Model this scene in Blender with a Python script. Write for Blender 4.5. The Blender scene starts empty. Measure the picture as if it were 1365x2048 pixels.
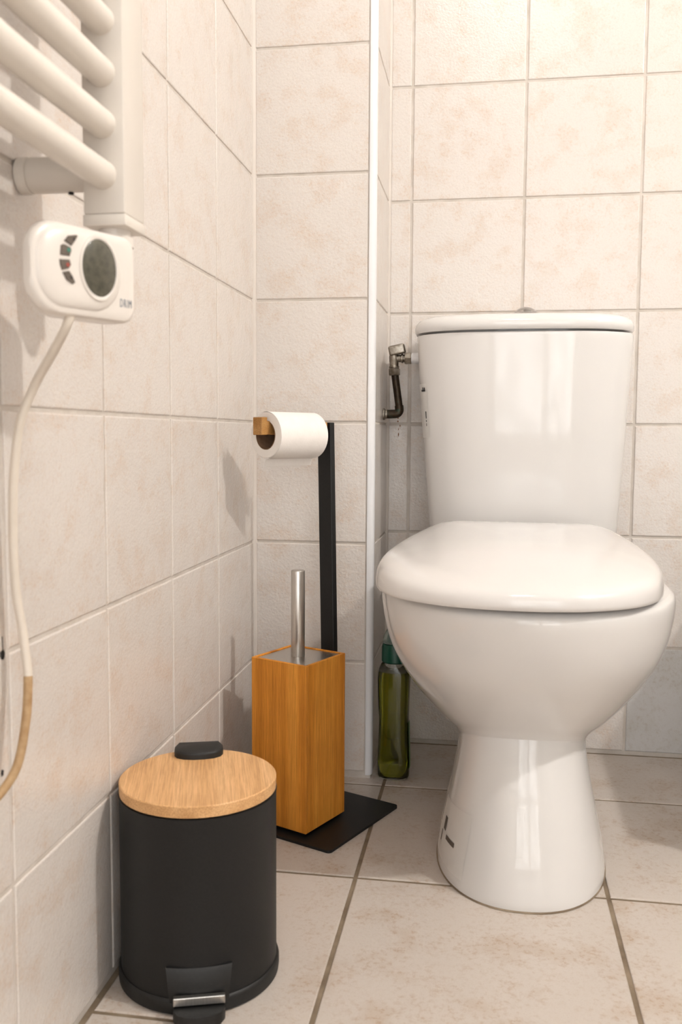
import bpy, bmesh, math, random
from mathutils import Vector, Matrix

random.seed(7)
scene = bpy.context.scene
COL = scene.collection
PI = math.pi

# ------------------------------------------------------------------ camera
def make_camera():
    yaw, pitch, roll, fpx = .15818, -.08365, .00536, 1837.44
    cy, sy, cp, sp = math.cos(yaw), math.sin(yaw), math.cos(pitch), math.sin(pitch)
    fwd = Vector((-sy*cp, cy*cp, sp)); right = Vector((cy, sy, 0)); up = right.cross(fwd)
    cr, sr = math.cos(roll), math.sin(roll)
    r2 = right*cr+up*sr; u2 = up*cr-right*sr
    cam = bpy.data.cameras.new('camera')
    cam.sensor_fit = 'VERTICAL'; cam.sensor_height = 36.0; cam.sensor_width = 24.0
    cam.lens = fpx/2048*36.0
    cam.clip_start = .02
    cam.dof.use_dof = True; cam.dof.focus_distance = 1.42; cam.dof.aperture_fstop = 8.5
    o = bpy.data.objects.new('camera', cam); COL.objects.link(o)
    m = Matrix((r2, u2, -fwd)).transposed().to_4x4()
    m.translation = Vector((.38785, -1.50029, .57886))
    o.matrix_world = m
    scene.camera = o
make_camera()

# ------------------------------------------------------------------ world, exposure
w = bpy.data.worlds.new('world'); scene.world = w; w.use_nodes = True
w.node_tree.nodes['Background'].inputs[0].default_value = (.75, .85, 1.0, 1)
w.node_tree.nodes['Background'].inputs[1].default_value = .6
vs = scene.view_settings
vs.view_transform = 'Standard'; vs.look = 'None'; vs.gamma = 1.0; vs.use_curve_mapping = False
vs.exposure = 0.84
LAMP_WALL = 980.0      # emission of the wall lamp's globe, on the right
LAMP_CEIL = 44.0      # emission of the ceiling lamp's globe
DAYLIGHT = 1.9         # daylight in the glazed door behind the photographer

# ------------------------------------------------------------------ materials
MAT = {}
def mat(name, color, rough=.5, metal=0.0, spec=.5, coat=0.0, coat_rough=.05):
    m = bpy.data.materials.new(name); m.use_nodes = True
    b = m.node_tree.nodes['Principled BSDF']
    b.inputs['Base Color'].default_value = (*color, 1)
    b.inputs['Roughness'].default_value = rough
    b.inputs['Metallic'].default_value = metal
    b.inputs['Specular IOR Level'].default_value = spec
    b.inputs['Coat Weight'].default_value = coat
    b.inputs['Coat Roughness'].default_value = coat_rough
    MAT[name] = m
    return m

def srgb(r, g, b):
    def f(c):
        c /= 255.0
        return c/12.92 if c <= .04045 else ((c+.055)/1.055)**2.4
    return (f(r), f(g), f(b))

class NT:
    def __init__(self, m):
        self.m = m; self.t = m.node_tree; self.n = self.t.nodes; self.l = self.t.links
        self.b = self.n['Principled BSDF']
    def add(self, typ, **kw):
        n = self.n.new(typ)
        for k, v in kw.items():
            if k in n.inputs.keys(): n.inputs[k].default_value = v
            else: setattr(n, k, v)
        return n
    def link(self, a, b): self.l.new(a, b)
    def coords(self, scale=(1, 1, 1), rand=0.0):
        tc = self.add('ShaderNodeTexCoord')
        mp = self.add('ShaderNodeMapping'); mp.inputs['Scale'].default_value = scale
        self.link(tc.outputs['Object'], mp.inputs['Vector'])
        if rand:
            oi = self.add('ShaderNodeObjectInfo')
            mu = self.add('ShaderNodeMath', operation='MULTIPLY'); mu.inputs[1].default_value = rand
            self.link(oi.outputs['Random'], mu.inputs[0])
            cx = self.add('ShaderNodeCombineXYZ')
            for i in range(3): self.link(mu.outputs[0], cx.inputs[i])
            self.link(cx.outputs[0], mp.inputs['Location'])
        return mp.outputs[0]
    def noise(self, vec, scale, detail=4, rough=.55, dist=0.0):
        n = self.add('ShaderNodeTexNoise'); n.inputs['Scale'].default_value = scale
        n.inputs['Detail'].default_value = detail; n.inputs['Roughness'].default_value = rough
        n.inputs['Distortion'].default_value = dist
        self.link(vec, n.inputs['Vector'])
        return n.outputs['Fac']
    def ramp(self, fac, stops):
        r = self.add('ShaderNodeValToRGB'); e = r.color_ramp.elements
        e[0].position, e[0].color = stops[0][0], (*stops[0][1], 1)
        e[1].position, e[1].color = stops[-1][0], (*stops[-1][1], 1)
        for p, c in stops[1:-1]:
            x = e.new(p); x.color = (*c, 1)
        self.link(fac, r.inputs['Fac'])
        return r.outputs['Color']
    def mix(self, fac, a, b, typ='MIX'):
        n = self.add('ShaderNodeMix', data_type='RGBA', blend_type=typ)
        for s, v in ((0, fac), (6, a), (7, b)):
            if isinstance(v, (int, float)): n.inputs[s].default_value = v
            elif isinstance(v, tuple): n.inputs[s].default_value = (*v, 1)
            else: self.link(v, n.inputs[s])
        return n.outputs[2]
    def bump(self, h, strength, dist=.001):
        b = self.add('ShaderNodeBump'); b.inputs['Strength'].default_value = strength
        b.inputs['Distance'].default_value = dist
        self.link(h, b.inputs['Height']); self.link(b.outputs[0], self.b.inputs['Normal'])
    def base(self, c): self.link(c, self.b.inputs['Base Color'])

def tile_material(name, light, mid, dark, rough, patch_scale, bump=.35, speck=.35, fleck=(.62, .50, .40)):
    m = mat(name, light, rough, spec=.5)
    t = NT(m); v = t.coords(rand=17.3)
    cloud = t.noise(v, patch_scale, 3, .5)
    fine = t.noise(v, patch_scale*9, 6, .72)
    grain = t.noise(v, 620, 2, .6)
    c = t.ramp(cloud, [(.36, light), (.52, light), (.66, mid)])
    fr = t.ramp(fine, [(.50, (0, 0, 0)), (.66, (1, 1, 1))])
    # flecks appear mostly inside the clouds of the print
    k = t.ramp(cloud, [(.38, (.12, .12, .12)), (.64, (1, 1, 1))])
    f2 = t.mix(1.0, fr, k, 'MULTIPLY')
    sc = t.add('ShaderNodeMath', operation='MULTIPLY'); sc.inputs[1].default_value = speck*1.7
    t.link(f2, sc.inputs[0])
    c = t.mix(sc.outputs[0], c, dark)
    g = t.ramp(grain, [(.55, (1, 1, 1)), (.72, fleck)])
    c = t.mix(.22, c, g, 'MULTIPLY')
    t.base(c)
    b1 = t.noise(v, 260, 3, .6); b2 = t.noise(v, 45, 2, .5)
    add = t.add('ShaderNodeMath', operation='MULTIPLY_ADD'); add.inputs[1].default_value = .9
    t.link(b1, add.inputs[0]); t.link(b2, add.inputs[2])
    t.bump(add.outputs[0], bump, .0012)
    return m
tile_material('wall_tile', (.665, .62, .58), (.645, .58, .525), (.60, .45, .345), .09, 25, speck=.36, bump=.62)
tile_material('floor_tile', (.55, .495, .445), (.50, .43, .365), (.40, .29, .205), .36, 16, bump=.25, speck=.6)
tile_material('odd_white_tile', (.56, .55, .54), (.53, .52, .50), (.36, .29, .22), .3, 12, bump=.15, speck=.3)

m = mat('wall_grout', (.68, .585, .49), .85); t = NT(m); v = t.coords(); t.base(t.ramp(t.noise(v, 30, 5), [(.3, (.50, .45, .395)), (.6, (.61, .56, .51))])); t.bump(t.noise(v, 400, 3), .3)
m = mat('floor_grout', (.2, .15, .1), .9); t = NT(m); v = t.coords(); t.base(t.ramp(t.noise(v, 22, 5), [(.3, (.13, .09, .055)), (.65, (.27, .21, .145))])); t.bump(t.noise(v, 400, 3), .4)
m = mat('caulk', (.62, .565, .51), .6); t = NT(m); v = t.coords(); t.base(t.ramp(t.noise(v, 14, 3), [(.3, (.58, .525, .475)), (.7, (.64, .585, .535))]))
m = mat('painted_wood', (.6, .58, .56), .4); t = NT(m); v = t.coords(); t.base(t.ramp(t.noise(v, 6, 3), [(.3, (.58, .56, .54)), (.7, (.62, .60, .58))]))
m = mat('painted_wall', (.84, .80, .74), .8); t = NT(m); v = t.coords(); t.base(t.ramp(t.noise(v, 3, 3), [(.3, (.40, .38, .355)), (.7, (.43, .41, .38))]))
m = mat('white_plastic', (.85, .84, .82), .3); t = NT(m); v = t.coords(); t.base(t.ramp(t.noise(v, 9, 4), [(.3, (.72, .72, .735)), (.6, (.76, .76, .775))]))
m = mat('porcelain', (.87, .825, .775), .08, spec=.5, coat=.15, coat_rough=.03); t = NT(m); v = t.coords(); t.base(t.ramp(t.noise(v, 5, 3), [(.3, (.69, .675, .66)), (.7, (.705, .69, .675))]))
m = mat('seat_plastic', (.88, .82, .765), .16, spec=.5, coat=.3, coat_rough=.08); t = NT(m); v = t.coords(); t.base(t.ramp(t.noise(v, 5, 3), [(.3, (.675, .655, .64)), (.7, (.69, .67, .655))]))
m = mat('radiator_enamel', (.84, .79, .72), .35); t = NT(m); v = t.coords(); t.base(t.ramp(t.noise(v, 8, 3), [(.3, (.68, .63, .57)), (.7, (.71, .66, .60))])); t.bump(t.noise(v, 300, 2), .05)
m = mat('controller_plastic', (.85, .79, .72), .28, coat=.2); t = NT(m); v = t.coords(); t.base(t.ramp(t.noise(v, 12, 3), [(.3, (.70, .65, .60)), (.7, (.73, .68, .63))]))
m = mat('lcd', (.13, .125, .095), .25); t = NT(m); v = t.coords(); t.base(t.ramp(t.noise(v, 180, 3), [(.3, (.06, .058, .043)), (.7, (.105, .098, .072))]))
m = mat('button_rubber', (.17, .13, .10), .5); t = NT(m); v = t.coords(); t.base(t.ramp(t.noise(v, 300, 3), [(.3, (.09, .072, .056)), (.7, (.14, .11, .088))]))
mat('print_grey_blue', (.14, .17, .21), .5)
mat('print_black', (.02, .02, .022), .5)
mat('print_grey_brown', (.10, .085, .075), .5)
mat('print_green', (.05, .22, .16), .5)
mat('print_red', (.36, .07, .05), .5)
m = mat('black_powder_coat', (.016, .0155, .0155), .5, spec=.4); t = NT(m); v = t.coords(); t.base(t.ramp(t.noise(v, 500, 2), [(.3, (.0045, .0046, .0048)), (.7, (.0085, .0085, .0088))])); t.bump(t.noise(v, 900, 2), .2, .0004)
m = mat('black_plastic', (.010, .010, .010), .52); t = NT(m); v = t.coords(); t.base(t.ramp(t.noise(v, 300, 2), [(.3, (.004, .004, .004)), (.7, (.008, .008, .008))])); t.bump(t.noise(v, 1200, 2), .15, .0003)
m = mat('paper', (.88, .83, .78), .95, spec=.1); t = NT(m); v = t.coords(); t.base(t.ramp(t.noise(v, 60, 4), [(.3, (.78, .74, .70)), (.7, (.82, .78, .745))])); t.bump(t.noise(v, 350, 3), .25, .0006)
m = mat('cardboard', (.22, .13, .07), .9); t = NT(m); v = t.coords(); t.base(t.ramp(t.noise(v, 80, 4), [(.3, (.18, .10, .055)), (.7, (.27, .165, .095))]))
m = mat('brushed_steel', (.62, .59, .55), .29, metal=1.0); t = NT(m); v = t.coords((1, 1, .02)); t.base(t.ramp(t.noise(v, 900, 3), [(.3, (.50, .475, .445)), (.7, (.62, .60, .57))])); t.bump(t.noise(v, 1500, 2), .05, .0003)
m = mat('chrome', (.75, .74, .73), .08, metal=1.0); t = NT(m); v = t.coords(); t.base(t.ramp(t.noise(v, 40, 2), [(.3, (.45, .445, .44)), (.7, (.52, .515, .51))]))
m = mat('tarnished_nickel', (.34, .28, .20), .32, metal=1.0); t = NT(m); v = t.coords(); t.base(t.ramp(t.noise(v, 130, 5), [(.3, (.20, .17, .135)), (.65, (.40, .365, .315))]))
m = mat('old_copper', (.06, .035, .02), .4, metal=.6); t = NT(m); v = t.coords(); t.base(t.ramp(t.noise(v, 90, 5), [(.35, (.018, .011, .006)), (.56, (.042, .026, .013)), (.68, (.03, .05, .036))]))
m = mat('rust', (.20, .075, .03), .9); t = NT(m); v = t.coords(); t.base(t.ramp(t.noise(v, 300, 4), [(.3, (.14, .05, .02)), (.7, (.28, .13, .06))]))
m = mat('dark_hole', (.012, .01, .01), .9)
m = mat('cable_white', (.80, .72, .63), .45); t = NT(m); v = t.coords(); t.base(t.ramp(t.noise(v, 60, 3), [(.3, (.64, .57, .49)), (.7, (.68, .61, .53))]))
m = mat('cable_yellowed', (.50, .32, .16), .6); t = NT(m); v = t.coords(); t.base(t.ramp(t.noise(v, 120, 4), [(.3, (.34, .20, .09)), (.7, (.48, .33, .18))]))
m = mat('green_cap', (.004, .10, .062), .35); t = NT(m); v = t.coords(); t.base(t.ramp(t.noise(v, 50, 2), [(.3, (.002, .05, .03)), (.7, (.004, .07, .043))]))
m = mat('clear_plastic', (.92, .95, .93), .05); m.node_tree.nodes['Principled BSDF'].inputs['Transmission Weight'].default_value = 1.0; m.node_tree.nodes['Principled BSDF'].inputs['IOR'].default_value = 1.3
m = mat('clear_cap', (.75, .85, .80), .25); m.node_tree.nodes['Principled BSDF'].inputs['Transmission Weight'].default_value = .85; m.node_tree.nodes['Principled BSDF'].inputs['IOR'].default_value = 1.25
m = mat('green_soap', (.44, .43, .045), .05); m.node_tree.nodes['Principled BSDF'].inputs['Transmission Weight'].default_value = .93; m.node_tree.nodes['Principled BSDF'].inputs['IOR'].default_value = 1.33
m = mat('label_green', (.10, .24, .07), .5)
m = mat('sticker_paper', (.80, .765, .725), .35); t = NT(m); v = t.coords(); t.base(t.ramp(t.noise(v, 40, 2), [(.3, (.66, .645, .625)), (.7, (.675, .66, .64))]))

def bamboo(name, lo, mid, hi, along, rough=.42, turn=0.0):
    m = mat(name, mid, rough, spec=.22)
    t = NT(m)
    st = {'x': (.02, 1, 1), 'y': (1, .02, 1), 'z': (1, 1, .02)}[along]
    rot = t.add('ShaderNodeVectorRotate', rotation_type='Z_AXIS'); rot.inputs['Angle'].default_value = turn
    tc = t.add('ShaderNodeTexCoord'); t.link(tc.outputs['Object'], rot.inputs['Vector'])
    def stretched(k):
        mp = t.add('ShaderNodeMapping'); mp.inputs['Scale'].default_value = k; t.link(rot.outputs[0], mp.inputs['Vector']); return mp.outputs[0]
    v = stretched(st)
    strips = t.noise(v, 60, 2, .4)
    fibre = t.noise(v, 750, 4, .75)
    cloud = t.noise(stretched(tuple(.5 if s == 1 else .3 for s in st)), 50, 3)
    c = t.ramp(strips, [(.36, lo), (.5, mid), (.64, hi)])
    c = t.mix(.55, c, t.ramp(fibre, [(.40, (.52, .43, .33)), (.58, (1, 1, 1))]), 'MULTIPLY')
    c = t.mix(.35, c, t.ramp(cloud, [(.35, (.72, .68, .62)), (.6, (1, 1, 1))]), 'MULTIPLY')
    t.base(c); t.bump(fibre, .06, .0004)
    return m
bamboo('bamboo_dark', (.62, .235, .026), (.74, .295, .038), (.80, .345, .052), 'z')
bamboo('bamboo_light', (.66, .385, .175), (.72, .43, .205), (.76, .47, .235), 'y', turn=-.30)
bamboo('bamboo_bar', (.40, .20, .06), (.46, .24, .08), (.50, .28, .10), 'y', turn=-.61)

def emit(name, color, strength):
    m = bpy.data.materials.new(name); m.use_nodes = True
    n = m.node_tree.nodes; n.remove(n['Principled BSDF'])
    e = n.new('ShaderNodeEmission'); e.inputs[0].default_value = (*color, 1); e.inputs[1].default_value = strength
    m.node_tree.links.new(e.outputs[0], n['Material Output'].inputs[0]); MAT[name] = m
emit('globe_warm', (1.0, .962, .918), LAMP_WALL)
emit('globe_ceiling', (1.0, .965, .925), LAMP_CEIL)
emit('daylight_glass', (1.0, .985, .965), DAYLIGHT)
_m = MAT['daylight_glass']; _n = _m.node_tree.nodes; _e = [x for x in _n if x.type == 'EMISSION'][0]
_tc = _n.new('ShaderNodeTexCoord'); _no = _n.new('ShaderNodeTexNoise'); _no.inputs['Scale'].default_value = 5.0
_mr = _n.new('ShaderNodeMapRange'); _mr.inputs['From Min'].default_value = .3; _mr.inputs['From Max'].default_value = .7
_mr.inputs['To Min'].default_value = DAYLIGHT*.45; _mr.inputs['To Max'].default_value = DAYLIGHT*1.55
_l = _m.node_tree.links; _l.new(_tc.outputs['Object'], _no.inputs['Vector']); _l.new(_no.outputs['Fac'], _mr.inputs['Value']); _l.new(_mr.outputs[0], _e.inputs[1])

# ------------------------------------------------------------------ object helpers
def wloc(o):
    v = Vector((0, 0, 0))
    while o is not None:
        v += o.location; o = o.parent
    return v

def obj(name, bm, material, parent=None, smooth=None, label=None):
    """one mesh object; bm is in world coordinates, the parent chain has only translations"""
    if parent is not None:
        off = wloc(parent)
        bmesh.ops.translate(bm, verts=bm.verts, vec=-off)
    bmesh.ops.recalc_face_normals(bm, faces=bm.faces)
    me = bpy.data.meshes.new(name); bm.to_mesh(me); bm.free()
    me.materials.append(MAT[material])
    if smooth is not None:
        for p in me.polygons: p.use_smooth = True
        me.set_sharp_from_angle(angle=math.radians(smooth))
    o = bpy.data.objects.new(name, me); COL.objects.link(o)
    if parent is not None: o.parent = parent
    if label: o['label'] = label
    return o

def thing(name, label, cat, loc=(0, 0, 0), group=None):
    o = bpy.data.objects.new(name, None); COL.objects.link(o)
    o.location = loc; o.empty_display_size = .05
    o['label'] = label; o['category'] = cat
    if group: o['group'] = group
    return o

def structure(o, label):
    o['kind'] = 'structure'; o['label'] = label; o['category'] = label_cat.get(o.name, 'wall')
    return o
label_cat = {}

def obox(bm, c, ax, half, bevel=0.0, seg=2):
    """oriented box added to bm"""
    c = Vector(c); ax = [Vector(a).normalized() for a in ax]
    vs = []
    for i in (-1, 1):
        for j in (-1, 1):
            for k in (-1, 1):
                vs.append(bm.verts.new(c+ax[0]*half[0]*i+ax[1]*half[1]*j+ax[2]*half[2]*k))
    F = [(0, 1, 3, 2), (4, 6, 7, 5), (0, 4, 5, 1), (2, 3, 7, 6), (0, 2, 6, 4), (1, 5, 7, 3)]
    fs = [bm.faces.new([vs[i] for i in f]) for f in F]
    if bevel:
        es = list({e for f in fs for e in f.edges})
        bmesh.ops.bevel(bm, geom=es, offset=bevel, segments=seg, profile=.5, affect='EDGES', clamp_overlap=True)
    return bm
XYZ = ((1, 0, 0), (0, 1, 0), (0, 0, 1))
def box(bm, lo, hi, bevel=0.0, seg=2):
    c = [(a+b)/2 for a, b in zip(lo, hi)]; h = [(b-a)/2 for a, b in zip(lo, hi)]
    return obox(bm, c, XYZ, h, bevel, seg)

def loft(bm, rings, cap0=True, cap1=True, closed=True):
    vr = [[bm.verts.new(p) for p in r] for r in rings]
    n = len(rings[0])
    for a, b in zip(vr[:-1], vr[1:]):
        for i in range(n if closed else n-1):
            j = (i+1) % n
            bm.faces.new((a[i], a[j], b[j], b[i]))
    if cap0: bm.faces.new(vr[0])
    if cap1: bm.faces.new(vr[-1])
    return vr

def frame_of(axis):
    a = Vector(axis).normalized()
    h = Vector((0, 0, 1)) if abs(a.z) < .9 else Vector((1, 0, 0))
    u = h.cross(a).normalized(); v = a.cross(u)
    return a, u, v

def lathe(bm, origin, axis, prof, n=40, cap0=True, cap1=True):
    """prof: list of (distance along axis, radius)"""
    a, u, v = frame_of(axis); o = Vector(origin)
    rings = [[o+a*t+(u*math.cos(2*PI*i/n)+v*math.sin(2*PI*i/n))*r for i in range(n)] for t, r in prof]
    return loft(bm, rings, cap0, cap1)

def catmull(pts, k=8):
    pts = [Vector(p) for p in pts]; out = []
    for i in range(len(pts)-1):
        p0 = pts[max(i-1, 0)]; p1 = pts[i]; p2 = pts[i+1]; p3 = pts[min(i+2, len(pts)-1)]
        for s in range(k):
            t = s/k
            out.append(.5*((2*p1)+(p2-p0)*t+(2*p0-5*p1+4*p2-p3)*t*t+(3*p1-p0-3*p2+p3)*t**3))
    out.append(pts[-1]); return out

def tube(bm, pts, r, n=16, cap=True):
    pts = [Vector(p) for p in pts]; rings = []; u = None
    for i, p in enumerate(pts):
        d = (pts[min(i+1, len(pts)-1)]-pts[max(i-1, 0)]).normalized()
        if u is None: _, u, v = frame_of(d)
        u = (u-d*u.dot(d)).normalized(); v = d.cross(u)
        rr = r[i] if isinstance(r, (list, tuple)) else r
        rings.append([p+(u*math.cos(2*PI*k/n)+v*math.sin(2*PI*k/n))*rr for k in range(n)])
    return loft(bm, rings, cap, cap)

def spow(c, e): return math.copysign(abs(c)**e, c)

# ------------------------------------------------------------------ the room shell
D = .19847; WX = .19224; XC = .20247; M0 = .24302; YA = -.20785; P_ = .2
ZK = .19931                      # first horizontal joint of the wall tiles
F1, Q, G1 = -.02682, .32223, .22589
RX, RY, RZ = 2.15, -2.9, 2.60    # right wall, rear wall, ceiling
SINK = .0016                     # how far the joints lie below the tile faces

def tile_mesh(w_, h_, gap, edge=.0016, rise=.0011, depth=.006):
    """tile face in XY centred on the origin, normal +Z, pillowed edge"""
    bm = bmesh.new(); a, b = w_/2-gap/2, h_/2-gap/2
    def ring(i, z): return [(x*(a-i), y*(b-i), z) for x, y in ((-1, -1), (1, -1), (1, 1), (-1, 1))]
    def ring(i, z): return [((a-i)*x, (b-i)*y, z) for x, y in ((-1, -1), (1, -1), (1, 1), (-1, 1))]
    loft(bm, [ring(0, -depth), ring(0, -rise), ring(edge*.35, -rise*.35), ring(edge, 0)], cap0=False)
    bmesh.ops.recalc_face_normals(bm, faces=bm.faces)
    me = bpy.data.meshes.new('tile'); bm.to_mesh(me); bm.free()
    return me
TM = {}
def tile(parent, u0, u1, v0, v1, place, material, gap):
    """place(u, v) -> world position, with axes place.ax; tiles share mesh data by size"""
    key = (round(u1-u0, 4), round(v1-v0, 4), material, gap)
    if key not in TM:
        TM[key] = tile_mesh(u1-u0, v1-v0, gap); TM[key].materials.append(MAT[material])
    o = bpy.data.objects.new('tile', TM[key]); COL.objects.link(o)
    pos, ax = place((u0+u1)/2, (v0+v1)/2)
    mw = Matrix((ax[0], ax[1], ax[2])).transposed().to_4x4(); mw.translation = pos
    o.parent = parent; o.matrix_local = mw
    return o
def on_left(u, v):  return Vector((0, u, v)), (Vector((0, 1, 0)), Vector((0, 0, 1)), Vector((1, 0, 0)))
def on_front(y0):   return lambda u, v: (Vector((u, y0, v)), (Vector((1, 0, 0)), Vector((0, 0, 1)), Vector((0, -1, 0))))
def on_side(x0):    return lambda u, v: (Vector((x0, u, v)), (Vector((0, 1, 0)), Vector((0, 0, 1)), Vector((1, 0, 0))))
def on_floor(u, v): return Vector((u, v, 0)), (Vector((1, 0, 0)), Vector((0, 1, 0)), Vector((0, 0, 1)))

zrows = [.004, ZK]+[ZK+P_*k for k in range(1, 12)]+[RZ]
def setting(name, bm, material, label, cat):
    o = obj(name, bm, material); o['kind'] = 'structure'; o['label'] = label; o['category'] = cat
    return o

bm = bmesh.new(); box(bm, (-.12, RY-.12, -.12), (RX+.12, D+.12, -SINK))
floor = setting('floor', bm, 'floor_grout', 'beige stone-look square tiled floor with brown joints', 'floor')
xs = [0.003]+[G1+Q*i for i in range(0, 6)]+[RX]
ys = [D-.004, F1]+[F1-Q*i for i in range(1, 9)]
ys = [y for y in ys if y > RY]+[RY]
for i in range(len(xs)-1):
    for j in range(len(ys)-1):
        x0, x1, y0, y1 = xs[i], xs[i+1], ys[j+1], ys[j]
        tile(floor, x0, x1, y0, y1, on_floor, 'floor_tile', .0055)

bm = bmesh.new(); box(bm, (-.12, RY, -SINK), (-SINK, 0.0, RZ))
wall_left = setting('wall_left', bm, 'wall_grout', 'left wall of mottled cream square tiles behind the towel radiator', 'wall')
cols = [-.001, YA]+[YA-P_*k for k in range(1, 14)]+[RY]
for i in range(len(cols)-1):
    for j in range(len(zrows)-1):
        tile(wall_left, cols[i+1], cols[i], zrows[j], zrows[j+1], on_left, 'wall_tile', .0042)

bm = bmesh.new(); box(bm, (-.12, SINK, -SINK), (XC-SINK, D+.12, RZ))
wall_box = setting('wall_corner', bm, 'wall_grout', 'boxed-out tiled corner pier one tile wide beside the toilet recess', 'wall')
for j in range(len(zrows)-1):
    tile(wall_box, .002, WX, zrows[j]+(.006 if j == 0 else 0), zrows[j+1], on_front(0.0), 'wall_tile', .0042)
    tile(wall_box, .010, D-.001, zrows[j]+(.006 if j == 0 else 0), zrows[j+1], on_side(XC), 'wall_tile', .0036)

bm = bmesh.new(); box(bm, (XC, D+SINK, -SINK), (RX, D+.12, RZ))
wall_back = setting('wall_back', bm, 'wall_grout', 'recessed back wall of cream square tiles behind the toilet', 'wall')
cx = [XC+.001, M0]+[M0+P_*k for k in range(1, 10)]+[RX]
for i in range(len(cx)-1):
    for j in range(len(zrows)-1):
        mt = 'odd_white_tile' if (i == 3 and j == 0) else 'wall_tile'
        tile(wall_back, cx[i], cx[i+1], zrows[j], zrows[j+1], on_front(D), mt, .0046)

bm = bmesh.new(); loft(bm, [[(-SINK, -.0055, z), (.0012, -.0040, z), (.0040, -.0012, z), (.0055, SINK, z), (-SINK, SINK, z)] for z in (.004, RZ)])
obj('caulk', bm, 'caulk', wall_box)
bm = bmesh.new(); loft(bm, [[(XC-SINK, D-.004, z), (XC+.001, D-.003, z), (XC+.003, D-.001, z), (XC+.004, D+SINK, z), (XC-SINK, D+SINK, z)] for z in (.004, RZ)])
obj('caulk', bm, 'caulk', wall_box)
# white quarter-round corner bead of the pier
bm = bmesh.new()
prof = [(WX, -.0012), (WX+.004, -.0014), (WX+.0075, -.0004), (WX+.0100, .0022), (WX+.0112, .006), (WX+.0114, .010), (XC-.002, .010), (XC-.002, .002), (WX, .002)]
loft(bm, [[(x, y, z) for x, y in prof] for z in (.006, RZ)])
tr = setting('trim_1', bm, 'white_plastic', 'white plastic corner bead running up the tiled pier', 'trim')
for p in tr.data.polygons: p.use_smooth = True
tr.data.set_sharp_from_angle(angle=math.radians(50))

bm = bmesh.new(); box(bm, (RX, RY, -SINK), (RX+.12, D+.12, RZ))
setting('wall_right', bm, 'painted_wall', 'plain pale painted wall on the right side of the room', 'wall')
# rear wall with the doorway, behind the photographer
WX0, WX1, WZ0, WZ1 = .02, 1.62, .0, 2.02
bm = bmesh.new()
box(bm, (0, RY-.12, -SINK), (WX0, RY, RZ)); box(bm, (WX1, RY-.12, -SINK), (RX, RY, RZ))
box(bm, (WX0, RY-.12, WZ1), (WX1, RY, RZ))
setting('wall_rear', bm, 'painted_wall', 'plain pale wall with the glazed door behind the photographer', 'wall')
bm = bmesh.new(); box(bm, (-.12, RY-.12, RZ), (RX+.12, D+.12, RZ+.12))
setting('ceiling', bm, 'painted_wall', 'plain off-white ceiling of the small bathroom', 'ceiling')
bm = bmesh.new(); T = .07
box(bm, (WX0, RY-.08, WZ0), (WX0+T, RY-.02, WZ1)); box(bm, (WX1-T, RY-.08, WZ0), (WX1, RY-.02, WZ1))
XM = (WX0+WX1)/2
box(bm, (XM-.05, RY-.08, WZ0), (XM+.05, RY-.02, WZ1))
for xa, xb in ((WX0+T, XM-.05), (XM+.05, WX1-T)):
    for za, zb in ((.0, .10), (.98, 1.04), (1.94, WZ1)): box(bm, (xa, RY-.08, za), (xb, RY-.02, zb))
door = setting('door_1', bm, 'white_plastic', 'white glazed double door with frosted panes behind the photographer', 'door')
for xa, xb in ((WX0+T, XM-.05), (XM+.05, WX1-T)):
    for za, zb in ((.10, .98), (1.04, 1.94)):
        bm = bmesh.new(); box(bm, (xa, RY-.06, za), (xb, RY-.052, zb)); obj('pane', bm, 'daylight_glass', door)

# marks on the left wall: two old drill holes, one with a hairline crack
def disc_mark(parent, name, pts, normal_axis, level, material):
    bm = bmesh.new()
    def mk(l): return [Vector((l, p[0], p[1])) if normal_axis == 'x' else Vector((p[0], l, p[1])) for p in pts]
    s = .0004 if normal_axis == 'x' else -.0004
    loft(bm, [mk(level-s), mk(level+s)]); return obj(name, bm, material, parent)
def blob(c, r, n=14, sq=1.0, jit=.25): return [(c[0]+r*math.cos(2*PI*i/n)*(1+random.uniform(-jit, jit)), c[1]+r*sq*math.sin(2*PI*i/n)*(1+random.uniform(-jit, jit))) for i in range(n)]
disc_mark(wall_left, 'drill_hole', blob((-.8165, .3985), .0030, sq=1.5), 'x', 0.0, 'dark_hole')
disc_mark(wall_left, 'drill_hole', blob((-.822, .302), .0020, sq=1.5), 'x', 0.0, 'dark_hole')
disc_mark(wall_left, 'crack', [(-.8163, .403), (-.8168, .403), (-.8172, .414), (-.8166, .414)], 'x', 0.0, 'dark_hole')
# rust drips under the water pipe
for (x, z, r, q) in ((.2225, .6045, .0013, 1.2), (.2265, .5965, .0009, 2.2), (.2237, .590, .0007, 2.4), (.2235, .580, .0009, 4.5), (.2225, .6105, .0016, .8)):
    disc_mark(wall_back, 'rust_stain', blob((x, z), r, 10, q), 'y', D-.0004, 'rust')

# ------------------------------------------------------------------ toilet
TX = .441
toilet = thing('toilet', 'white porcelain close-coupled toilet with closed lid', 'toilet', (TX, -.1, 0))
def tring(xc, wd, yf, ym, yb, z, nf=2.2, nb=3.0, taper=0.0, lift=0.0, n=96):
    out = []
    for i in range(n):
        a = 2*PI*i/n; c, s = math.cos(a), math.sin(a)
        e = 2.0/(nf if s < 0 else nb)
        x = wd*spow(c, e); sy = spow(s, e)
        y = ym+(ym-yf)*sy if s < 0 else ym+(yb-ym)*sy
        if s > 0: x *= 1-taper*sy
        zz = z+lift*max(0.0, (-.2-y))
        out.append(Vector((xc+x, y, zz)))
    return out
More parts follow.
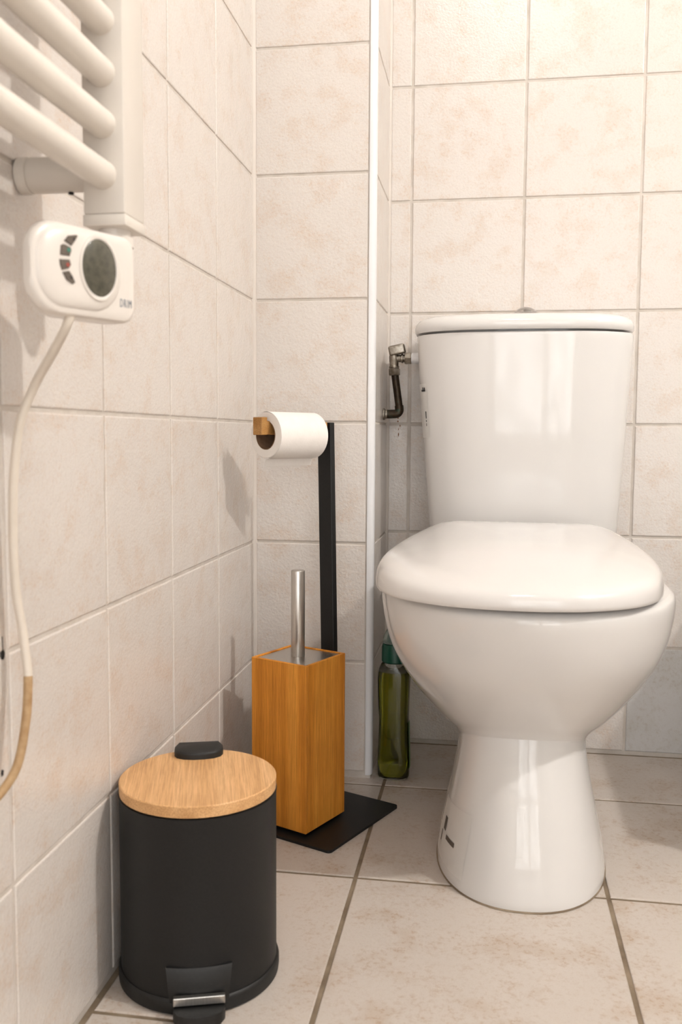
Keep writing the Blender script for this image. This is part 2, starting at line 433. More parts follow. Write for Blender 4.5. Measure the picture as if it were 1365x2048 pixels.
# level: z, half width, front y, mid y, back y, front exponent, back exponent, back taper, lift of the front
LV = [(.0, .1115, -.402, -.235, .10, 2.25, 3.2, .10, 0), (.003, .1135, -.405, -.235, .10, 2.25, 3.2, .10, 0), (.03, .1105, -.399, -.232, .10, 2.25, 3.2, .1, .02),
      (.06, .1045, -.390, -.228, .10, 2.25, 3.2, .1, .06), (.09, .0975, -.377, -.224, .10, 2.25, 3.2, .1, .12), (.12, .0915, -.362, -.220, .10, 2.25, 3.2, .1, .19),
      (.145, .0875, -.348, -.216, .10, 2.25, 3.2, .1, .24), (.157, .0868, -.342, -.215, .10, 2.25, 3.2, .1, .27)]
LB = [(.157, .0868, -.342, -.215, .10, 2.25, 3.0, .1, .27), (.165, .0925, -.349, -.212, .10, 2.2, 2.8, .1, .27), (.180, .1105, -.365, -.205, .10, 2.15, 2.6, .15, .25), (.206, .134, -.388, -.20, .11, 2.12, 2.5, .2, .20),
      (.235, .155, -.408, -.20, .12, 2.1, 2.5, .22, .14), (.263, .1715, -.424, -.20, .13, 2.1, 2.5, .24, .09), (.292, .1845, -.437, -.20, .13, 2.1, 2.5, .25, .05),
      (.322, .1925, -.447, -.20, .13, 2.1, 2.5, .25, .02), (.348, .1965, -.453, -.20, .13, 2.1, 2.5, .25, 0), (.364, .1975, -.456, -.20, .13, 2.1, 2.5, .25, 0), (.373, .1955, -.454, -.20, .13, 2.1, 2.5, .25, 0),
      (.378, .189, -.447, -.20, .125, 2.1, 2.5, .25, 0)]
def dens(levels, k=5):
    vs_ = []
    for i in range(len(levels)-1):
        p0 = levels[max(i-1, 0)]; p1 = levels[i]; p2 = levels[i+1]; p3 = levels[min(i+2, len(levels)-1)]
        for s in range(k):
            t = s/k
            vs_.append(tuple(.5*((2*b)+(c-a)*t+(2*a-5*b+4*c-d)*t*t+(3*b-a-3*c+d)*t**3) for a, b, c, d in zip(p0, p1, p2, p3)))
    vs_.append(levels[-1]); return vs_
def lvring(l): return tring(TX, l[1], l[2], l[3], l[4], l[0], l[5], l[6], l[7], l[8])
bm = bmesh.new()
rings = [lvring(l) for l in dens(LV, 3)][:-1]+[lvring(l) for l in dens(LB, 4)]
loft(bm, rings)
# raised shelf that carries the cistern
sh = [tring(TX+.001, wd, yf, .06, .187, z, 5, 8) for z, wd, yf in ((.30, .10, .04), (.36, .145, .015), (.395, .152, .012), (.402, .149, .016))]
loft(bm, sh)
bowl = obj('bowl', bm, 'porcelain', toilet, smooth=38)
# sealant line round the foot, its shadow line put into the dark colour
bm = bmesh.new(); loft(bm, [tring(TX, .1145, -.4065, -.235, .101, .0004, 2.25, 3.2, .1), tring(TX, .1125, -.4035, -.235, .10, .0035, 2.25, 3.2, .1)])
obj('foot_seal_shadow', bm, 'floor_grout', toilet, smooth=60)

# cistern
CXX = .4425
CL = [(.404, .152, .034, .105, .187), (.41, .1565, .030, .105, .188), (.45, .1595, .024, .102, .189), (.55, .166, .014, .098, .19), (.65, .172, .006, .095, .19), (.72, .1765, .002, .093, .19), (.742, .1775, .001, .093, .19), (.7445, .1755, .003, .093, .188)]
def cring(l, n=96): return tring(CXX+.0045*(.745-l[0])/.34, l[1], l[2], l[3], l[4], l[0], 2.75, 9, 0, 0, n)
bm = bmesh.new(); loft(bm, [cring(l) for l in dens(CL, 3)])
cistern = obj('cistern', bm, 'porcelain', toilet, smooth=38)
KL = [(.7445, .152, .022, .095, .178), (.7482, .152, .022, .095, .178), (.7480, .1775, -.0015, .095, .191), (.7505, .1793, -.004, .095, .1925), (.757, .1798, -.005, .095, .193), (.763, .1783, -.0035, .095, .192), (.769, .1735, .001, .095, .189), (.7735, .163, .010, .096, .182), (.7755, .15, .024, .097, .172), (.7765, .10, .055, .1, .15)]
bm = bmesh.new(); loft(bm, [tring(CXX-.0015, l[1], l[2], l[3], l[4], l[0], 2.75, 9) for l in KL])
klid = obj('cistern_lid', bm, 'porcelain', toilet, smooth=38)
bm = bmesh.new()
lathe(bm, (.4455, .085, .7755), (0, 0, 1), [(0, .027), (.004, .027), (.007, .0235), (.008, .019), (.009, .0185), (.013, .015), (.016, .0095), (.0175, .004), (.0178, .001)], 32)
obj('flush_button', bm, 'chrome', toilet, smooth=40, label='chrome flush button')

# seat ring and cover: the cover sits a little askew
def outline(pts, k=7):
    c = catmull([Vector((x, y, 0)) for x, y in pts], k)
    return c[:-1]+[Vector((-v.x, v.y, 0)) for v in reversed(c[1:])]
half = [(0, .012), (.07, .012), (.122, .009), (.1435, -.008), (.1555, -.05), (.170, -.12), (.1815, -.195), (.1855, -.255), (.182, -.31), (.168, -.366), (.138, -.413), (.090, -.446), (.043, -.460), (0, -.4635)]
OUT = outline(half)
PIV = Vector((.4415, 0, 0)); ROT = Matrix.Rotation(math.radians(-2.9), 3, 'Z')
def layer(s, z, dome=0.0, cx=-.235):
    r = []
    for p in OUT:
        q = Vector((p.x*s, cx+(p.y-cx)*s, 0))
        # the cover is a touch lower towards its front
        zz = z+dome*(q.y+.235)
        q = ROT @ q
        r.append(Vector((PIV.x+q.x, PIV.y+q.y, zz)))
    return r
bm = bmesh.new()
loft(bm, [layer(.82, .3782), layer(.875, .380), layer(.875, .390), layer(.84, .396)])
obj('seat', bm, 'seat_plastic', toilet, smooth=40)
bm = bmesh.new()
L = [(.86, .4000, 0), (.90, .3975, 0), (.945, .3925, 0), (.968, .3860, 0), (.981, .3826, 0), (.991, .3822, 0), (.999, .3842, 0), (1.0, .388, .005), (1.0, .393, .012), (.997, .3995, .025), (.991, .4055, .038), (.981, .411, .05), (.965, .416, .06), (.94, .420, .068),
     (.90, .4235, .072), (.82, .4285, .075), (.70, .4335, .075), (.52, .4380, .07), (.32, .4405, .06), (.12, .4415, .05)]
loft(bm, [layer(*l) for l in L])
cover = obj('seat_cover', bm, 'seat_plastic', toilet, smooth=50)

# paper stickers on the left flank of the pedestal and of the cistern (built on the same curved surface)
def surf_patch(name, ring_fn, z0, z1, i0, i1, out, material, parent, label=None, nz=14, shear=0.0):
    bm = bmesh.new(); rows = []
    for k in range(nz+1):
        z = z0+(z1-z0)*k/nz
        r = ring_fn(z); c = sum(r, Vector())/len(r); n = len(r); row = []
        nc = max(4, int((i1-i0)*4))
        for s in range(nc+1):
            f = i0+(i1-i0)*s/nc+shear*(k/nz-.5); j = int(math.floor(f)); t = f-j
            p = r[j % n].lerp(r[(j+1) % n], t); d = p-c; d.z = 0
            row.append(p+d.normalized()*out)
        rows.append(row)
    loft(bm, rows, False, False, closed=False)
    return obj(name, bm, material, parent, smooth=60, label=label)
def interp(levels, z):
    for a, b in zip(levels[:-1], levels[1:]):
        if a[0] <= z <= b[0]:
            t = (z-a[0])/(b[0]-a[0]+1e-9); return tuple(x+(y-x)*t for x, y in zip(a, b))
    return levels[-1]
LVD, CLD = dens(LV, 3), dens(CL, 3)
ped = lambda z: lvring(interp(LVD, z))
cis = lambda z: cring(interp(CLD, z))
# ring index: 0 = right, 48 = left, 72 = front
stk = surf_patch('sticker', ped, .014, .080, 50.5, 61.6, .0006, 'sticker_paper', toilet, 'faint white paper sticker on the pedestal', shear=.8)
surf_patch('print', ped, .047, .062, 53.0, 54.2, .0011, 'print_grey_brown', stk, nz=3)
surf_patch('print', ped, .0405, .0455, 54.8, 58.2, .0011, 'print_grey_brown', stk, nz=2)
surf_patch('print', ped, .031, .044, 52.3, 52.7, .0011, 'print_grey_brown', stk, nz=3)
bm = bmesh.new(); lathe(bm, (.5405, -.086, .013), (1, -.2, 0), [(0, .0045), (.012, .0045), (.0145, .003)], 16); obj('floor_bolt', bm, 'black_plastic', toilet, smooth=40, label='black floor fixing bolt')
st2 = surf_patch('sticker', cis, .575, .665, 49.0, 55.2, .0006, 'sticker_paper', toilet, 'white instruction label on the cistern side')
for z0, z1, i0, i1 in ((.652, .655, 52.2, 54.6), (.655, .659, 53.0, 53.5), (.6535, .6585, 53.9, 54.5), (.607, .619, 54.1, 54.5), (.6015, .6045, 54.1, 54.5), (.5945, .599, 54.15, 54.45)):
    surf_patch('print', cis, z0, z1, i0, i1, .0011, 'print_black', st2, nz=2)

# ------------------------------------------------------------------ water valve beside the cistern
VY = .13
valve = thing('water_valve', 'tarnished angle stop valve on a dark copper pipe beside the cistern', 'valve', (.2205, VY, .69))
bm = bmesh.new(); tube(bm, catmull([(.2222, VY, .690), (.2262, VY, .662), (.2302, VY, .634), (.2310, VY, .628)], 6), .0066)
obj('pipe', bm, 'old_copper', valve, smooth=50)
bm = bmesh.new(); tube(bm, catmull([(.2307, VY, .631), (.2312, VY, .6225), (.2272, VY, .6172), (.2190, VY, .6162), (.2070, VY, .616)], 7), [.0078]*5+[.0078]*24)
obj('elbow', bm, 'old_copper', valve, smooth=50)
bm = bmesh.new(); lathe(bm, (XC+.0008, VY, .616), (1, 0, 0), [(0, .0105), (.0025, .0105), (.004, .0085), (.007, .0085)], 20); obj('wall_collar', bm, 'tarnished_nickel', valve, smooth=40)
bm = bmesh.new(); lathe(bm, (.2223, VY, .684), (-.05, 0, 1), [(0, .0095), (.001, .0108), (.011, .0108), (.012, .0095), (.014, .0085)], 6); obj('nut', bm, 'tarnished_nickel', valve)
bm = bmesh.new()
lathe(bm, (.2215, VY, .697), (-.04, 0, 1), [(0, .0085), (.002, .0092), (.004, .0078), (.020, .0085), (.022, .0078), (.026, .0070)], 24)
lathe(bm, (.2215, VY, .7135), (1, 0, 0), [(0, .006), (.012, .0066), (.013, .0082), (.0155, .0082), (.0165, .0066), (.022, .0066)], 24)
obj('valve_body', bm, 'tarnished_nickel', valve, smooth=40)
bm = bmesh.new(); lathe(bm, (.2400, VY, .7135), (1, 0, 0), [(0, .0098), (.001, .0112), (.011, .0112), (.012, .0095)], 6); obj('nut', bm, 'tarnished_nickel', valve)
bm = bmesh.new(); lathe(bm, (.2515, VY, .7135), (1, 0, 0), [(0, .0085), (.002, .0098), (.014, .0098), (.022, .0098)], 20); obj('plastic_coupling', bm, 'white_plastic', valve, smooth=40, label='white plastic coupling nut')
bm = bmesh.new(); ax = Vector((1, 0, .22)).normalized(); az = Vector((-.22, 0, 1)).normalized()
obox(bm, (.2265, VY-.002, .7285), (ax, (0, 1, 0), az), (.0145, .0085, .0085), .003, 3)
hd = obj('lever', bm, 'tarnished_nickel', valve, smooth=40)
bm = bmesh.new(); lathe(bm, Vector((.2195, VY-.002, .7268))+az*.0080, az, [(0, .0028), (.0012, .0028)], 12); obj('screw', bm, 'dark_hole', hd)

# ------------------------------------------------------------------ soap bottle in the recess
BX, BY = .2390, .0165
bottle = thing('soap_bottle', 'clear bottle of yellow-green washing liquid with green cap', 'bottle', (BX, BY, 0))
def bring(a, b, z, n=48, e=3.2): return [Vector((BX+a*spow(math.cos(2*PI*i/n), 2/e), BY+b*spow(math.sin(2*PI*i/n), 2/e), z)) for i in range(n)]
PB = [(.0005, .022, .016, 3.2), (.001, .0245, .0185, 3.2), (.006, .0268, .0205, 3.4), (.03, .0272, .021, 3.6), (.07, .0258, .020, 3.4), (.11, .0250, .019, 3.2), (.15, .0262, .020, 3.0), (.178, .0272, .0208, 2.8), (.188, .0262, .0200, 2.5), (.196, .0225, .0185, 2.2), (.201, .0175, .0165, 2.0), (.209, .0165, .0165, 2.0)]
bm = bmesh.new()
loft(bm, [bring(a, b, z, 48, e) for z, a, b, e in PB], True, False)
inn = [(max(z, .004) if k < 3 else z, a-.0014, b-.0014, e) for k, (z, a, b, e) in enumerate(PB)]
inn[0] = (.0032, .020, .0145, 3.2); inn[1] = (.0042, .0225, .0165, 3.2)
vr = loft(bm, [bring(a, b, z, 48, e) for z, a, b, e in inn], True, False)
obj('bottle_body', bm, 'clear_plastic', bottle, smooth=60)
bm = bmesh.new()
liq = [(z+.0006 if k == 0 else z, a-.0002, b-.0002, e) for k, (z, a, b, e) in enumerate(inn) if z < .18]
loft(bm, [bring(a, b, z, 48, e) for z, a, b, e in liq]+[bring(.0246, .0184, .183, 48, 2.7)])
obj('liquid', bm, 'green_soap', bottle, smooth=60)
bm = bmesh.new(); lathe(bm, (BX, BY, .199), (0, 0, 1), [(0, .0205), (.002, .0222), (.026, .0218), (.031, .0205), (.033, .016)], 36); obj('cap', bm, 'green_cap', bottle, smooth=40)
bm = bmesh.new(); lathe(bm, (BX, BY, .232), (0, 0, 1), [(0, .0205), (.008, .0200), (.017, .0165), (.024, .0125), (.040, .0110), (.043, .009)], 32); obj('over_cap', bm, 'clear_cap', bottle, smooth=40)
bm = bmesh.new(); lathe(bm, (BX, BY, .2325), (0, 0, 1), [(0, .012), (.012, .010), (.014, .006), (.026, .005)], 20); obj('nozzle', bm, 'green_cap', bottle, smooth=40)
bm = bmesh.new()
def bx_at(z):
    for k in range(len(PB)-1):
        if PB[k][0] <= z <= PB[k+1][0]:
            t = (z-PB[k][0])/(PB[k+1][0]-PB[k][0]); return [PB[k][q]+(PB[k+1][q]-PB[k][q])*t for q in (1, 2)]
rows = []
for k in range(13):
    z = .105+.075*k/12; a, b = bx_at(z); hw = .011*math.sqrt(max(0.02, 1-((k-6)/6.2)**2))
    rows.append([Vector((BX-a-.0004, BY+hw*(s/4-1), z)) for s in range(9)])
loft(bm, rows, False, False, closed=False); obj('label', bm, 'print_black', bottle, smooth=60, label='dark oval label seen edge-on')
bm = bmesh.new(); rows = []
for k in range(9):
    z = .018+.08*k/8; a, b = bx_at(z); rows.append([Vector((BX+a+.0004, BY-.012+.024*s/4, z)) for s in range(5)])
loft(bm, rows, False, False, closed=False); obj('label', bm, 'label_green', bottle, smooth=60, label='light green label seen edge-on')

# ------------------------------------------------------------------ toilet roll stand
def dirs(deg):
    a = math.radians(deg); return Vector((math.sin(a), math.cos(a), 0)), Vector((-math.cos(a), math.sin(a), 0))
e2, e1 = dirs(24.0); UP = Vector((0, 0, 1))
pf = Vector((.1814, -.2892, 0))
stand = thing('toilet_roll_stand', 'black metal toilet roll stand with wooden arm and flat base plate', 'stand', pf+e2*.0965+e1*.085)
bm = bmesh.new(); obox(bm, pf+e2*.0965+e1*.085+UP*.0022, (e1, e2, UP), (.085, .0965, .0020), 0)
ve = [e for e in bm.edges if abs((e.verts[0].co-e.verts[1].co).normalized().z) > .9]
bmesh.ops.bevel(bm, geom=ve, offset=.006, segments=4, profile=.5, affect='EDGES')
obj('base_plate', bm, 'black_powder_coat', stand, smooth=40)
p0 = Vector((.1498, -.09, .004)); p1 = Vector((.1383, -.09, .598)); pz = (p1-p0).normalized()
d2, d1 = dirs(28.0)
mid = (p0+p1)/2; hl = (p1-p0).length/2
bm = bmesh.new()
obox(bm, mid, (d1, d2, pz), (.0128, .0055, hl), .0008, 1)
obj('post', bm, 'black_powder_coat', stand)
ad, as_ = dirs(35.0); ad = -ad
a0 = Vector((.143, -.09, .5885))
bm = bmesh.new(); obox(bm, a0+ad*.0745, (ad, as_, UP), (.0625, .0092, .0098), .0008, 1)
obox(bm, a0+ad*.1405+UP*.0025, (ad, as_, UP), (.0055, .0098, .0128), .0008, 1)
# the arm's grain runs along it: build it in its own frame
arm = obj('arm', bm, 'bamboo_bar', stand, label='square bamboo arm with a raised lip')

# ------------------------------------------------------------------ toilet roll on the arm
rc = a0+ad*.036; rc.z = .5780
roll = thing('toilet_roll', 'half-used roll of white toilet paper on the wooden arm', 'toilet paper', rc+ad*.0475-UP*.033)
RO, RI, RL = .0335, .0212, .094
bm = bmesh.new()
lathe(bm, rc, ad, [(0, RI), (0, RO-.001), (.001, RO), (RL-.001, RO), (RL, RO-.001), (RL, RI), (0, RI)], 64, False, False)
obj('paper', bm, 'paper', roll, smooth=40)
bm = bmesh.new(); lathe(bm, rc, ad, [(-.0004, RI-.0002), (RL+.0004, RI-.0002), (RL+.0004, RI-.0010), (-.0004, RI-.0010), (-.0004, RI-.0002)], 48, False, False)
obj('cardboard_core', bm, 'cardboard', roll, smooth=40, label='brown cardboard core')
bm = bmesh.new(); side = as_*-1   # the side of the roll that faces the room
rows = []
NSEG = 26
for k in range(NSEG+1):
    f = k/NSEG
    ang = math.radians(100-190*min(1, f*1.18)) if f < .85 else None
    row = []
    for s in range(25):
        tt = RL*s/24
        if ang is not None:
            rr = RO+.0006+.0010*f
            p = rc+ad*tt+(side*math.cos(ang)+UP*math.sin(ang))*rr
        else:
            q = (f-.85)/.15
            tail = (.0115-.004*(s/24)+.0012*math.sin(s*2.1)+.0008*math.sin(s*5.3)) if q == 1 else .0105
            b = math.radians(100-190*min(1, .85*1.18)); pb = rc+ad*tt+(side*math.cos(b)+UP*math.sin(b))*(RO+.0015)
            p = pb-UP*tail*q-side*.003*q
        row.append(p)
    rows.append(row)
loft(bm, rows, False, False, closed=False)
obj('loose_sheet', bm, 'paper', roll, smooth=60)

# ------------------------------------------------------------------ brush holder and brush
b2, b1 = dirs(24.9); S = .0995
bf = Vector((.1405, -.2535, 0)); bc = bf+(b1+b2)*S/2
holder = thing('toilet_brush_holder', 'tall square bamboo toilet brush holder on the black base plate', 'brush holder', bc+UP*.0045)
bm = bmesh.new(); obox(bm, bc+UP*.0066, (b1, b2, UP), (S/2-.006, S/2-.006, .0022), 0); obj('foot', bm, 'black_plastic', holder)
ZT = .254; TH = .0045; Z0 = .009
for n_, t_ in ((-b2, b1), (b2, b1), (-b1, b2), (b1, b2)):
    ln = S/2 if abs(n_.dot(b2)) > .5 else S/2-TH
    bm = bmesh.new(); obox(bm, bc+n_*(S/2-TH/2)+UP*(Z0+ZT)/2, (t_, n_, UP), (ln, TH/2, (ZT-Z0)/2), .0008, 1); obj('panel', bm, 'bamboo_dark', holder)
bm = bmesh.new(); obox(bm, bc+UP*(Z0+.003), (b1, b2, UP), (S/2-TH, S/2-TH, .003)); obj('bottom', bm, 'bamboo_dark', holder)
brush = thing('toilet_brush', 'brushed steel toilet brush handle standing in the bamboo holder', 'toilet brush', bc+UP*.02)
bm = bmesh.new(); obox(bm, bc+UP*.2512, (b1, b2, UP), (S/2-TH-.0006, S/2-TH-.0006, .0012), .0004, 1); obj('cover_plate', bm, 'brushed_steel', brush)
hx, hy = bc.x-.0015, bc.y
bm = bmesh.new(); lathe(bm, (hx, hy, .2522), (0, 0, 1), [(0, .0100), (.0005, .0102), (.1265, .0102), (.128, .0096), (.1285, .008)], 40); obj('handle', bm, 'brushed_steel', brush, smooth=40)
bm = bmesh.new(); lathe(bm, (hx, hy, .03), (0, 0, 1), [(0, .02), (.01, .034), (.07, .034), (.08, .012), (.084, .005), (.2205, .005)], 24); obj('brush_head', bm, 'white_plastic', brush, smooth=40)

# ------------------------------------------------------------------ pedal bin
QX, QY, QR, QT = .088, -.58, .086, .215
pb_ = thing('pedal_bin', 'small black pedal bin with round bamboo lid by the left wall', 'bin', (QX, QY, 0))
pd = Vector((.30, -.954, 0)).normalized(); ps = Vector((-pd.y, pd.x, 0))   # towards the pedal, and sideways
bm = bmesh.new()
lathe(bm, (QX, QY, 0), (0, 0, 1), [(.0145, QR-.0045), (.0145, QR-.0028), (QT-.0165, QR-.0028), (QT-.015, QR-.0022), (QT-.0138, QR-.0022), (QT-.0135, QR-.0045)], 96)
obj('body', bm, 'black_powder_coat', pb_, smooth=40)
bm = bmesh.new(); lathe(bm, (QX, QY, 0), (0, 0, 1), [(.0008, QR-.003), (.0015, QR-.0005), (.006, QR), (.013, QR), (.0150, QR-.0006), (.0165, QR-.0022), (.0165, QR-.004)], 96); obj('base_ring', bm, 'black_plastic', pb_, smooth=40)
bm = bmesh.new(); lathe(bm, (QX, QY, 0), (0, 0, 1), [(QT-.0132, QR-.0055), (QT-.012, QR-.003), (QT-.001, QR-.0028), (QT, QR-.0038)], 96)
lid = obj('lid', bm, 'bamboo_light', pb_, smooth=30, label='round pale bamboo lid')
# rounded hinge tab at the back of the lid
bm = bmesh.new(); cb = Vector((QX, QY, 0))-pd*(QR-.012)
tab = [(-.0235, -.013), (.0235, -.013), (.0275, .000), (.0275, .011), (.0245, .0185), (.017, .0238), (.006, .0262), (-.006, .0262), (-.017, .0238), (-.0245, .0185), (-.0275, .011), (-.0275, .000)]
def tl(z, s): return [cb+ps*(x*s)+pd*(y*s)+UP*z for x, y in tab]
loft(bm, [tl(QT-.02, .96), tl(QT+.005, 1), tl(QT+.0068, .985), tl(QT+.0078, .94)]); obj('hinge_tab', bm, 'black_plastic', pb_, smooth=40)
# pedal housing: a dark mouth let into the body, with the pedal and its steel strip
def pbx(bm, a, s, z, ha, hs, hz_, bev=.001):
    return obox(bm, Vector((QX, QY, 0))+pd*a+ps*s+UP*z, (pd, ps, UP), (ha, hs, hz_), bev, 2)
bm = bmesh.new()
def mouth(a, z, hw): return [Vector((QX, QY, 0))+pd*(a-.004*(x/hw)**2)+ps*x+UP*z for x in [hw*(k/6-1) for k in range(13)]]
vo = []
loft(bm, [mouth(.0825, .004, .0285)+list(reversed(mouth(.070, .004, .0285))), mouth(.0865, .020, .030)+list(reversed(mouth(.070, .020, .030))), mouth(.0860, .046, .0325)+list(reversed(mouth(.070, .046, .0325))), mouth(.0835, .0495, .033)+list(reversed(mouth(.070, .0495, .033)))])
obj('pedal_housing', bm, 'black_plastic', pb_, smooth=35)
bm = bmesh.new()
def pl(z, g): return [Vector((QX, QY, 0))+pd*(.083+y-g*.3)+ps*x*(1-g*8)+UP*z for x, y in ((-.0245, 0), (-.0255, .014), (-.021, .022), (-.012, .0262), (0, .0275), (.012, .0262), (.021, .022), (.0255, .014), (.0245, 0))]
loft(bm, [pl(.003, .001), pl(.005, 0), pl(.0125, 0), pl(.0145, .001)])
ped_ = obj('pedal', bm, 'black_plastic', pb_, smooth=40)
bm = bmesh.new(); pbx(bm, .0900, 0, .0205, .0030, .0255, .0042, .0008); obj('steel_strip', bm, 'brushed_steel', pb_, label='brushed steel strip across the pedal mouth')

# ------------------------------------------------------------------ towel radiator on the left wall
rad = thing('towel_radiator', 'cream enamelled ladder towel radiator on the left tiled wall', 'radiator', (.0815, -1.02, .745))
RX0, RX1 = .0640, .0995; RZ1 = 1.62
for y0, y1 in ((-.790, -.7465), (-1.3135, -1.27)):
    bm = bmesh.new(); box(bm, (RX0, y0, .7535), (RX1, y1, RZ1), .0022, 2); cl = obj('collector', bm, 'radiator_enamel', rad, smooth=40)
    bm = bmesh.new(); box(bm, (RX0-.0003, y0-.0003, .7445), (RX1+.0003, y1+.0003, .7535), .0010, 2); obj('end_cap', bm, 'radiator_enamel', cl, smooth=40)
for k in range(21):
    z = .7835+.0393*k
    bm = bmesh.new(); lathe(bm, (.0815, -1.2715, z), (0, 1, 0), [(0, .0112), (.483, .0112)], 28); obj('tube', bm, 'radiator_enamel', rad, smooth=60)
for y in (-.768, -1.292):
    for z in (.7915, 1.45):
        bm = bmesh.new(); lathe(bm, (.0008, y, z), (1, 0, 0), [(0, .0148), (.009, .0148), (.0093, .0136), (.0105, .0136), (.0108, .0145), (.0635, .0145)], 32); br = obj('wall_bracket', bm, 'radiator_enamel', rad, smooth=40)
        bm = bmesh.new(); lathe(bm, (.044, y, z-.0138), (0, 0, -1), [(0, .0022), (.0022, .0022)], 12); obj('grub_screw', bm, 'dark_hole', br)

# ------------------------------------------------------------------ electric heating controller under the radiator
an = math.radians(25); cn = Vector((math.cos(an), -math.sin(an), 0)); ct = Vector((math.sin(an), math.cos(an), 0))
c0 = Vector((.11, -.80, 0))
def cp(u, z, d=0.0): return c0+ct*u+cn*d+UP*z
ctl = thing('heating_controller', 'white electric heating controller with oval display under the radiator', 'controller', cp(-.04, .664, -.02))
def rrect(u0, u1, z0, z1, r0, r1, d, n=8):
    """rounded rectangle in the controller's face plane; r0 = radius at the u0 end"""
    out = []
    for cu, cz, r, a0_ in ((u1-r1, z1-r1, r1, 0), (u0+r0, z1-r0, r0, 90), (u0+r0, z0+r0, r0, 180), (u1-r1, z0+r1, r1, 270)):
        for k in range(n+1):
            a = math.radians(a0_+90*k/n); out.append(cp(cu+r*math.cos(a), cz+r*math.sin(a), d))
    return out
bm = bmesh.new()
A = (-.0955, .0045, .6655, .7325)
def body(ins, d, sh=0.0): return rrect(A[0]+ins+sh, A[1]-ins, A[2]+ins, A[3]-ins, .024, .010, d)
loft(bm, [body(.006, -.036, .026), body(.002, -.034, .022), body(.0005, -.029, .016), body(0, -.018, .006), body(0, -.010), body(.0004, -.006), body(.0014, -.0038), body(.0035, -.0028), body(.008, -.0025)])
hs_ = obj('housing', bm, 'controller_plastic', ctl, smooth=40)
bm = bmesh.new()
B = (-.0925, -.0095, .6690, .7310)
def cov(ins, d, f=0.0):
    hh = (B[3]-B[2])/2-ins-.0008
    return rrect(B[0]+ins+f, B[1]-ins, B[2]+ins, B[3]-ins, min(hh, .024), min(hh, .029), d)
loft(bm, [cov(0, -.010), cov(.0006, -.006), cov(.002, -.0025), cov(.0045, -.0006, .002), cov(.008, .0004, .004), cov(.013, .0009, .008)])
obj('front_cover', bm, 'controller_plastic', ctl, smooth=50)
bm = bmesh.new()
def ell(s, d): return [cp(-.0358+.0163*s*math.cos(2*PI*k/40), .7030+.0213*s*math.sin(2*PI*k/40), d) for k in range(40)]
loft(bm, [ell(1, -.001), ell(1, .0013), ell(.97, .0016)]); obj('display', bm, 'lcd', ctl, smooth=40, label='dark oval display')
bm = bmesh.new(); loft(bm, [ell(1.16, 0), ell(1.14, .0018), ell(1.05, .0022), ell(1.0, .0014), ell(1.0, 0)], False, False); obj('display_bezel', bm, 'controller_plastic', ctl, smooth=50)
BT = [[(-.0681, .7181), (-.0643, .7221), (-.0574, .7238), (-.0558, .7235), (-.0588, .7189), (-.0618, .7152)],
      [(-.0711, .7143), (-.0687, .7155), (-.0627, .714), (-.0619, .7116), (-.0636, .7076), (-.072, .7073)],
      [(-.0726, .7041), (-.0637, .7051), (-.0625, .7015), (-.0644, .6988), (-.0707, .6966), (-.0722, .7)],
      [(-.0702, .6953), (-.0644, .697), (-.0618, .694), (-.059, .6892), (-.0614, .6877), (-.0667, .69)]]
for k, q in enumerate(BT):
    bm = bmesh.new(); cu = sum(p[0] for p in q)/6; cz = sum(p[1] for p in q)/6
    def bt(s, d): return [cp(cu+(u-cu)*s, cz+(z-cz)*s, d) for u, z in q]
    loft(bm, [bt(1, -.004), bt(1, .0012), bt(.92, .0018)]); bo = obj('button', bm, 'button_rubber', ctl, smooth=30)
    bm = bmesh.new()
    if k in (0, 3):
        sgn = 1 if k == 0 else -1
        mk = [(cu+.0012-.0013, cz-.0008*sgn), (cu+.0012+.0013, cz-.0008*sgn), (cu+.0012, cz+.0013*sgn)]
    else:
        mk = [(cu+.0018+.0015*math.cos(2*PI*i/12), cz+.0015*math.sin(2*PI*i/12)) for i in range(12)]
    loft(bm, [[cp(u, z, .0017) for u, z in mk], [cp(u, z, .0021) for u, z in mk]])
    obj('button_mark', bm, ('print_black', 'print_green', 'print_red', 'print_black')[k], bo)
# maker's lettering, bottom right of the housing
cu_ = bpy.data.curves.new('lettering', 'FONT'); cu_.body = 'DRIM'; cu_.size = .0090; cu_.extrude = .0001; cu_.space_character = 1.25
fo = bpy.data.objects.new('lettering', cu_); COL.objects.link(fo)
bpy.context.view_layer.update()
me = bpy.data.meshes.new_from_object(fo.evaluated_get(bpy.context.evaluated_depsgraph_get()))
bpy.data.objects.remove(fo)
bm = bmesh.new(); bm.from_mesh(me); bpy.data.meshes.remove(me)
mx = max(v.co.x for v in bm.verts)
for v_ in bm.verts:
    c = v_.co.copy(); v_.co = cp(-.0125+c.x/mx*.0120, .6775+c.y, -.0024+c.z)
obj('lettering', bm, 'print_grey_blue', hs_)
bm = bmesh.new(); lathe(bm, (.0815, -.768, .7445), (0, 0, -1), [(0, .013), (.005, .013), (.0055, .015), (.013, .015), (.015, .012), (.02, .012)], 24); obj('screw_collar', bm, 'controller_plastic', ctl, smooth=40)
cab = [(.079, -.846, .668), (.074, -.846, .657), (.060, -.8362, .642), (.035, -.8198, .6167), (.022, -.8187, .5893), (.016, -.8185, .5576), (.014, -.8195, .5258), (.013, -.8189, .4855), (.014, -.8177, .4488), (.018, -.8168, .4201), (.0225, -.819, .392),
       (.024, -.821, .378), (.024, -.8258, .3487), (.020, -.8336, .314), (.012, -.8471, .2949), (.007, -.866, .289), (.006, -.92, .284), (.006, -1.05, .28)]
cc = catmull(cab, 6)
cut = [i for i, p in enumerate(cc) if p.z < .385][0]
bm = bmesh.new(); tube(bm, cc[:cut+1], .0036, 14); obj('cable', bm, 'cable_white', ctl, smooth=60, label='white power cable')
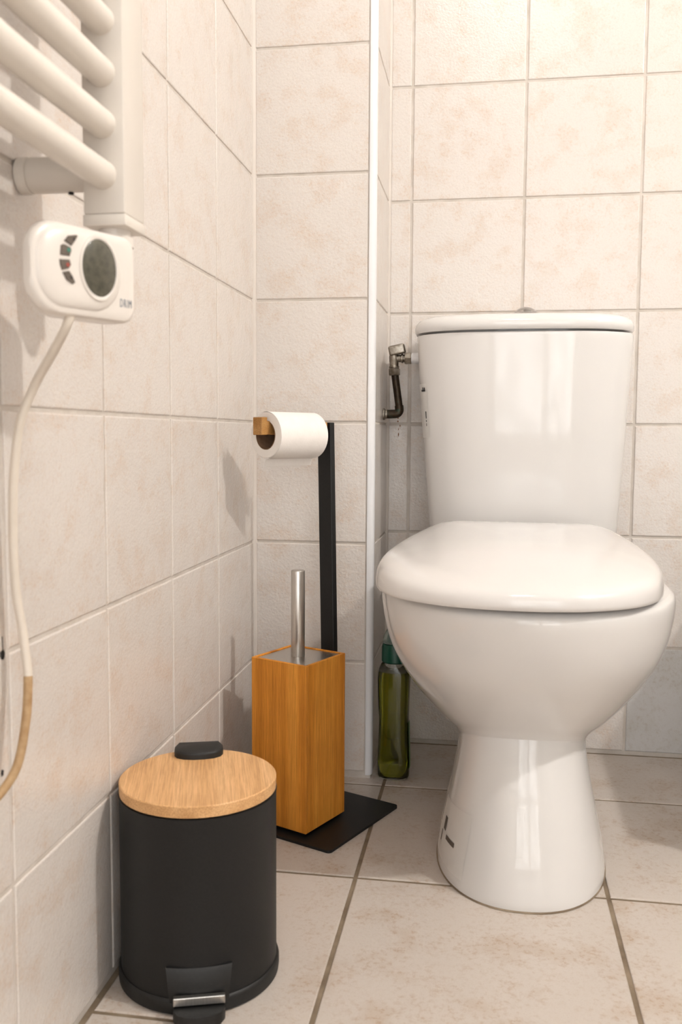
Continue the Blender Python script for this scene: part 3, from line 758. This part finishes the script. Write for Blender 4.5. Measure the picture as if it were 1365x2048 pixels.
bm = bmesh.new(); tube(bm, cc[cut:], .0037, 14); obj('cable_sleeve', bm, 'cable_yellowed', ctl, smooth=60, label='yellowed lower length of the power cable')

# ------------------------------------------------------------------ unseen cabinet added right of the frame to shade the floor beside the toilet
KX0, KX1, KY0, KY1, KZ = .84, 1.44, -.30, D-.004, .38
cab_ = thing('shade_cabinet', 'unseen low white two-door cabinet added to shade the floor right of the toilet', 'cabinet', ((KX0+KX1)/2, (KY0+KY1)/2, 0))
bm = bmesh.new(); box(bm, (KX0, KY0, .08), (KX1, KY1, KZ), .002, 1); box(bm, (KX0+.02, KY0+.05, .002), (KX1-.02, KY1-.01, .08)); obj('body', bm, 'painted_wood', cab_)
bm = bmesh.new(); box(bm, (KX0-.01, KY0-.02, KZ+.0005), (KX1+.01, KY1, KZ+.035), .006, 3); obj('worktop', bm, 'porcelain', cab_, smooth=40)
for a_, b_, kx in ((KX0+.004, (KX0+KX1)/2-.002, (KX0+KX1)/2-.04), ((KX0+KX1)/2+.002, KX1-.004, (KX0+KX1)/2+.04)):
    bm = bmesh.new(); box(bm, (a_, KY0-.018, .09), (b_, KY0-.0005, KZ-.01), .003, 2); dr = obj('door', bm, 'painted_wood', cab_, smooth=40)
    bm = bmesh.new(); lathe(bm, (kx, KY0-.018, .27), (0, -1, 0), [(0, .006), (.012, .005), (.014, .011), (.02, .011), (.024, .006)], 20); obj('knob', bm, 'chrome', dr, smooth=40)

# ------------------------------------------------------------------ lamps of the room (above and beside the frame)
LX, LY, LZ = .44, -.80, 1.92
lp = thing('ceiling_lamp', 'round opal pendant lamp hanging over the middle of the room', 'lamp', (LX, LY, RZ))
bm = bmesh.new(); lathe(bm, (LX, LY, RZ-.0005), (0, 0, -1), [(0, .05), (.02, .05), (.03, .006), (.60, .006), (.605, .03), (.645, .03)], 32); obj('cord', bm, 'white_plastic', lp, smooth=40)
bm = bmesh.new(); bmesh.ops.create_uvsphere(bm, u_segments=32, v_segments=16, radius=.06, matrix=Matrix.Translation((LX, LY, LZ-.02))); obj('globe', bm, 'globe_ceiling', lp, smooth=60)
wl = thing('wall_lamp', 'round opal wall lamp high on the right wall', 'lamp', (RX, -1.02, 2.26))
bm = bmesh.new(); lathe(bm, (RX-.0005, -1.02, 2.26), (-1, 0, 0), [(0, .05), (.015, .05), (.02, .012), (.21, .012), (.22, .03), (.245, .03)], 32); obj('base', bm, 'chrome', wl, smooth=40)
bm = bmesh.new(); bmesh.ops.create_uvsphere(bm, u_segments=32, v_segments=16, radius=.040, matrix=Matrix.Translation((RX-.280, -1.02, 2.26))); obj('globe', bm, 'globe_warm', wl, smooth=60)
